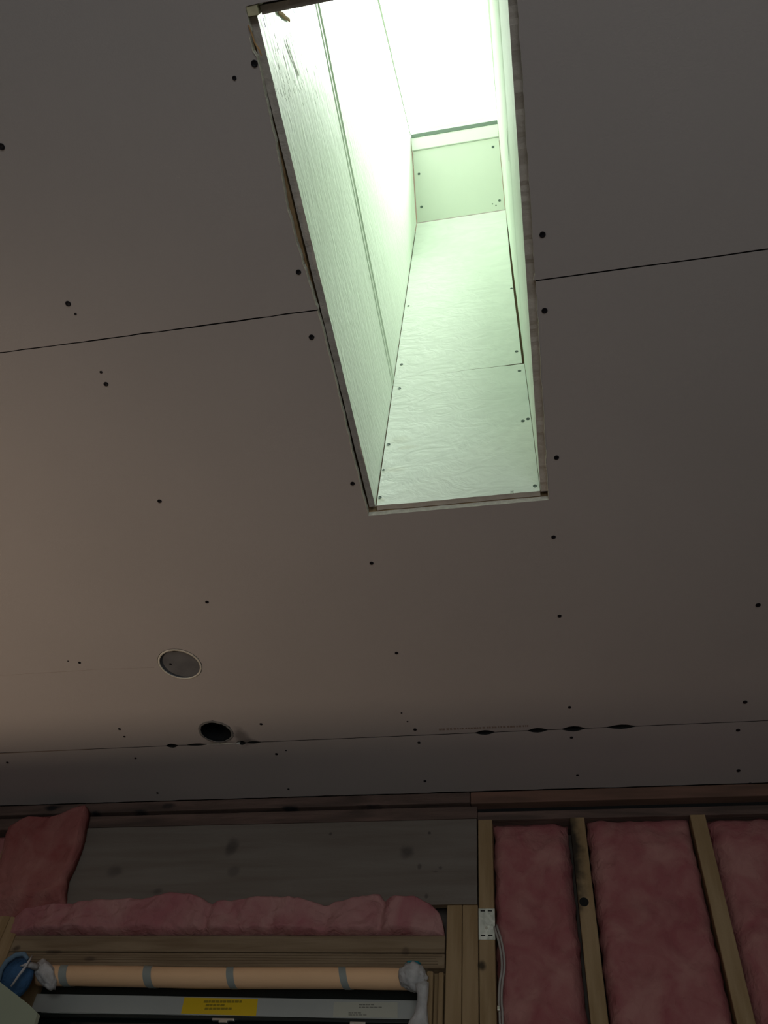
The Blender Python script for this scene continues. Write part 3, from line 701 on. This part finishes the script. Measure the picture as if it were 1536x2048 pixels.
for r_, (x0, x1, y) in enumerate([(718, 745, 2009), (718, 758, 2013.5), (697, 716, 2025), (697, 728, 2029)]):
    q0 = x0
    while q0 < x1:
        w = random.uniform(3, 8); a_ = yp(q0, y, YV-.001); b_ = yp(q0+w, y+1.4, YV-.001)
        il.box(a_.x, b_.x, YV-.0010, YV-.0007, b_.z, a_.z); q0 += w+1.5
tag(il.build('label_print', INK, win), kind='stuff')
for x0, x1, y0 in ((425, 468, 2036), (700, 731, 2043.5)):
    a_ = yp(x0, y0, YV-.01); b_ = yp(x1, y0+6, YV-.01)
    m_ = MB().box(a_.x, b_.x, YV-.012, YV-.002, b_.z, a_.z, .001).box((a_.x+b_.x)/2-.01, (a_.x+b_.x)/2+.012, YV-.013, YV-.003, b_.z-.005, b_.z+.003, .001)
    m_.build('sash_clip', STEEL, win)

# ------------------------------------------------------------------ tan roll lashed under the header
YR = YW-.004
roll = empty('rolled_paper_tube', (-.87, YR, .84)); tag(roll, 'tan rolled tube lying level under the window header, banded with grey tape', 'tube')
RR = .0235
ztube = yp(500, 1934, YR-.008).z-RR*.93
def rc(x): return Vector((x, YR, ztube+.001*math.sin(x*9)))
n = 50; x0r, x1r = -1.345, -.382
MB().tube([rc(x0r+(x1r-x0r)*i/n) for i in range(n+1)], [RR*(1+.03*noise.noise(Vector((i*.25, 0, 0)))) for i in range(n+1)], 28).build('tube_body', TAN, roll, smooth=True)
for x, w in ((122, .022), (292, .022), (458, .019), (684, .018)):
    c = yp(x, 1952, YR-RR)
    vs = []; fs = []; k = 14
    for i in range(k+1):
        q = math.radians(25+200*i/k)     # from the top front down around the underside
        for s_ in (-1, 1):
            xx = c.x-w*.35+i/k*.022+s_*w/2
            cc = rc(xx)
            vs.append((xx, cc.y-math.sin(q)*(RR+.0012)*1.0, cc.z+math.cos(q)*(RR+.0012)))
    for i in range(k): fs.append([2*i, 2*i+1, 2*i+3, 2*i+2])
    obj('tape_band', vs, fs, TAPE, roll, smooth=True)

def blob(name, center, sx, sy, sz, m, label, cat, seed=0, amp=.25, tail=None, rot=0.0):
    bm = bmesh.new(); bmesh.ops.create_icosphere(bm, subdivisions=4, radius=1)
    for v in bm.verts:
        f = 1+amp*noise.fractal(v.co*1.6+Vector((seed, 0, 0)), .8, 2, 4)+amp*.5*(noise.ridged_multi_fractal(v.co*2.2+Vector((0, seed, 0)), .9, 2, 2, 1, 2)-1)
        p_ = Vector((v.co.x*sx*f, v.co.y*sy*f, v.co.z*sz*f))
        cr, sr = math.cos(rot), math.sin(rot)
        v.co = Vector(center)+Vector((p_.x*cr-p_.z*sr, p_.y, p_.x*sr+p_.z*cr))
    m_ = MB().bm(bm)
    return m_
c = yp(832, 1953, YR-.02)
t = empty('cloth_bundle', c); tag(t, 'bunched white cloth wrapped round the right end of the tan tube, its tail hanging down', 'cloth')
blob('', c+Vector((-.008, 0, -.001)), .036, .030, .029, None, '', '', 3, .20, rot=-.6).build('cloth_wrap', CLOTH, t, smooth=True)
pts = [yp(843, 1968, YR-.03), yp(846, 1988, YR-.028), yp(844, 2008, YR-.026), yp(842, 2030, YR-.024), yp(838, 2050, YR-.022), Vector((-.375, YR-.02, .60))]
MB().tube(pts, [.018, .013, .012, .016, .024, .028], 12).build('cloth_tail', CLOTH, t, smooth=True)
tp_ = yp(826, 1928, YR-.012)
m_ = blob('', tp_, .019, .012, .006, None, '', '', 9, .2); m_.build('teal_tape', TEAL, t, smooth=True)
c = yp(92, 1948, YR-.02)
t = empty('cloth_bundle', c); tag(t, 'crumpled white cloth tied over the left end of the tan tube', 'cloth')
blob('', c+Vector((.002, -.002, -.002)), .044, .028, .021, None, '', '', 13, .16, rot=-.75).build('cloth_wrap', CLOTH, t, smooth=True)
MB().tube([yp(40, 1932, YR-.078), yp(50, 1930, YR-.084), yp(60, 1930, YR-.07), yp(74, 1934, YR-.05)], [.001, .004, .007, .009], 6).build('knot_tip', CLOTH, t, smooth=True)
pts = [yp(64, 1912, YR-.075), yp(58, 1922, YR-.086), yp(48, 1938, YR-.090), yp(38, 1950, YR-.092), yp(30, 1962, YR-.092), yp(22, 1973, YR-.092)]
MB().tube(pts, [.0022, .0028, .0035, .0028, .0026, .002], 8).build('tie_cord', CLOTH, t, smooth=True)
# blue roll of fabric
c = yp(30, 1952, YR-.045)
t = empty('blue_bundle', c); tag(t, 'rounded blue fabric bundle at the left end of the tan tube', 'fabric')
ax = Vector((.55, -.25, .8)).normalized()
blob('', c+Vector((.0, .0, -.006)), .050, .028, .052, None, '', '', 21, .07, rot=.3).build('fabric_body', BLUE, t, smooth=True)
vs_ = [yp(x, y, YR-.078) for x, y in [(-2, 1962), (2, 1940), (14, 1922), (32, 1910), (48, 1908), (56, 1918)]]
MB().tube(vs_, [.004, .006, .0065, .0065, .006, .004], 10).build('hem_roll', mat('pale_blue_fabric', (.14, .22, .30), .85), t, smooth=True)

# ------------------------------------------------------------------ drywall offcut leaning near the lower left corner
YO = 1.70
oq = [yp(x, y, YO) for x, y in [(-60, 1913), (0, 1964), (58, 2009), (75, 2026), (69, 2046)]]
ol = [(q.x, q.z) for q in oq]
ol = [ol[0], ol[1], ol[2], ol[3], ol[4], (ol[4][0]-.03, ZF+.0), (ol[0][0]-.25, ZF), (ol[0][0]-.25, ol[0][1])]
of = prism('drywall_offcut', ol, [], (0, YO, 0), (1, 0, 0), (0, 0, 1), (0, 1, 0), .0127, mat('pale_green_board', (.30, .33, .24), .7, var=.06, vscale=8), mat('pale_green_edge', (.46, .5, .37), .8), None)
tag(of, 'pale green drywall offcut with a slanted top corner standing at the lower left', 'drywall')

# ------------------------------------------------------------------ unseen lamp body, added on the left; its flap shades the ceiling
t = empty('added_work_light', LAMP+Vector((0, 0, -.06))); tag(t, 'unseen black work light on a stand, added left of the view, with a flap that shades the ceiling', 'lamp')
HM = mat('black_lamp_housing', (.02, .02, .02), .5)
MB().box(LAMP.x-.12, LAMP.x+.12, LAMP.y-.08, LAMP.y+.08, LAMP.z-.09, LAMP.z-.05, .008).build('housing', HM, t)
MB().tube([LAMP+Vector((0, 0, -.09)), Vector((LAMP.x, LAMP.y, ZF+.01))], .016, 12).build('stand', HM, t)
fy, fz = LAMP.y+.62*.40, LAMP.z+.40
v_ = [(LAMP.x+sx*(.12 if k == 0 else (.95 if sx > 0 else .30)), (LAMP.y+.082, fy)[k]+dy, (LAMP.z-.05, fz)[k]) for k in (0, 1) for sx in (-1, 1) for dy in (0, .004)]
obj('added_shade_flap', v_, [[0, 2, 6, 4], [1, 5, 7, 3], [0, 1, 3, 2], [4, 6, 7, 5], [0, 4, 5, 1], [2, 3, 7, 6]], HM, t)

for o in SC.objects:
    if '_w' in o: del o['_w']
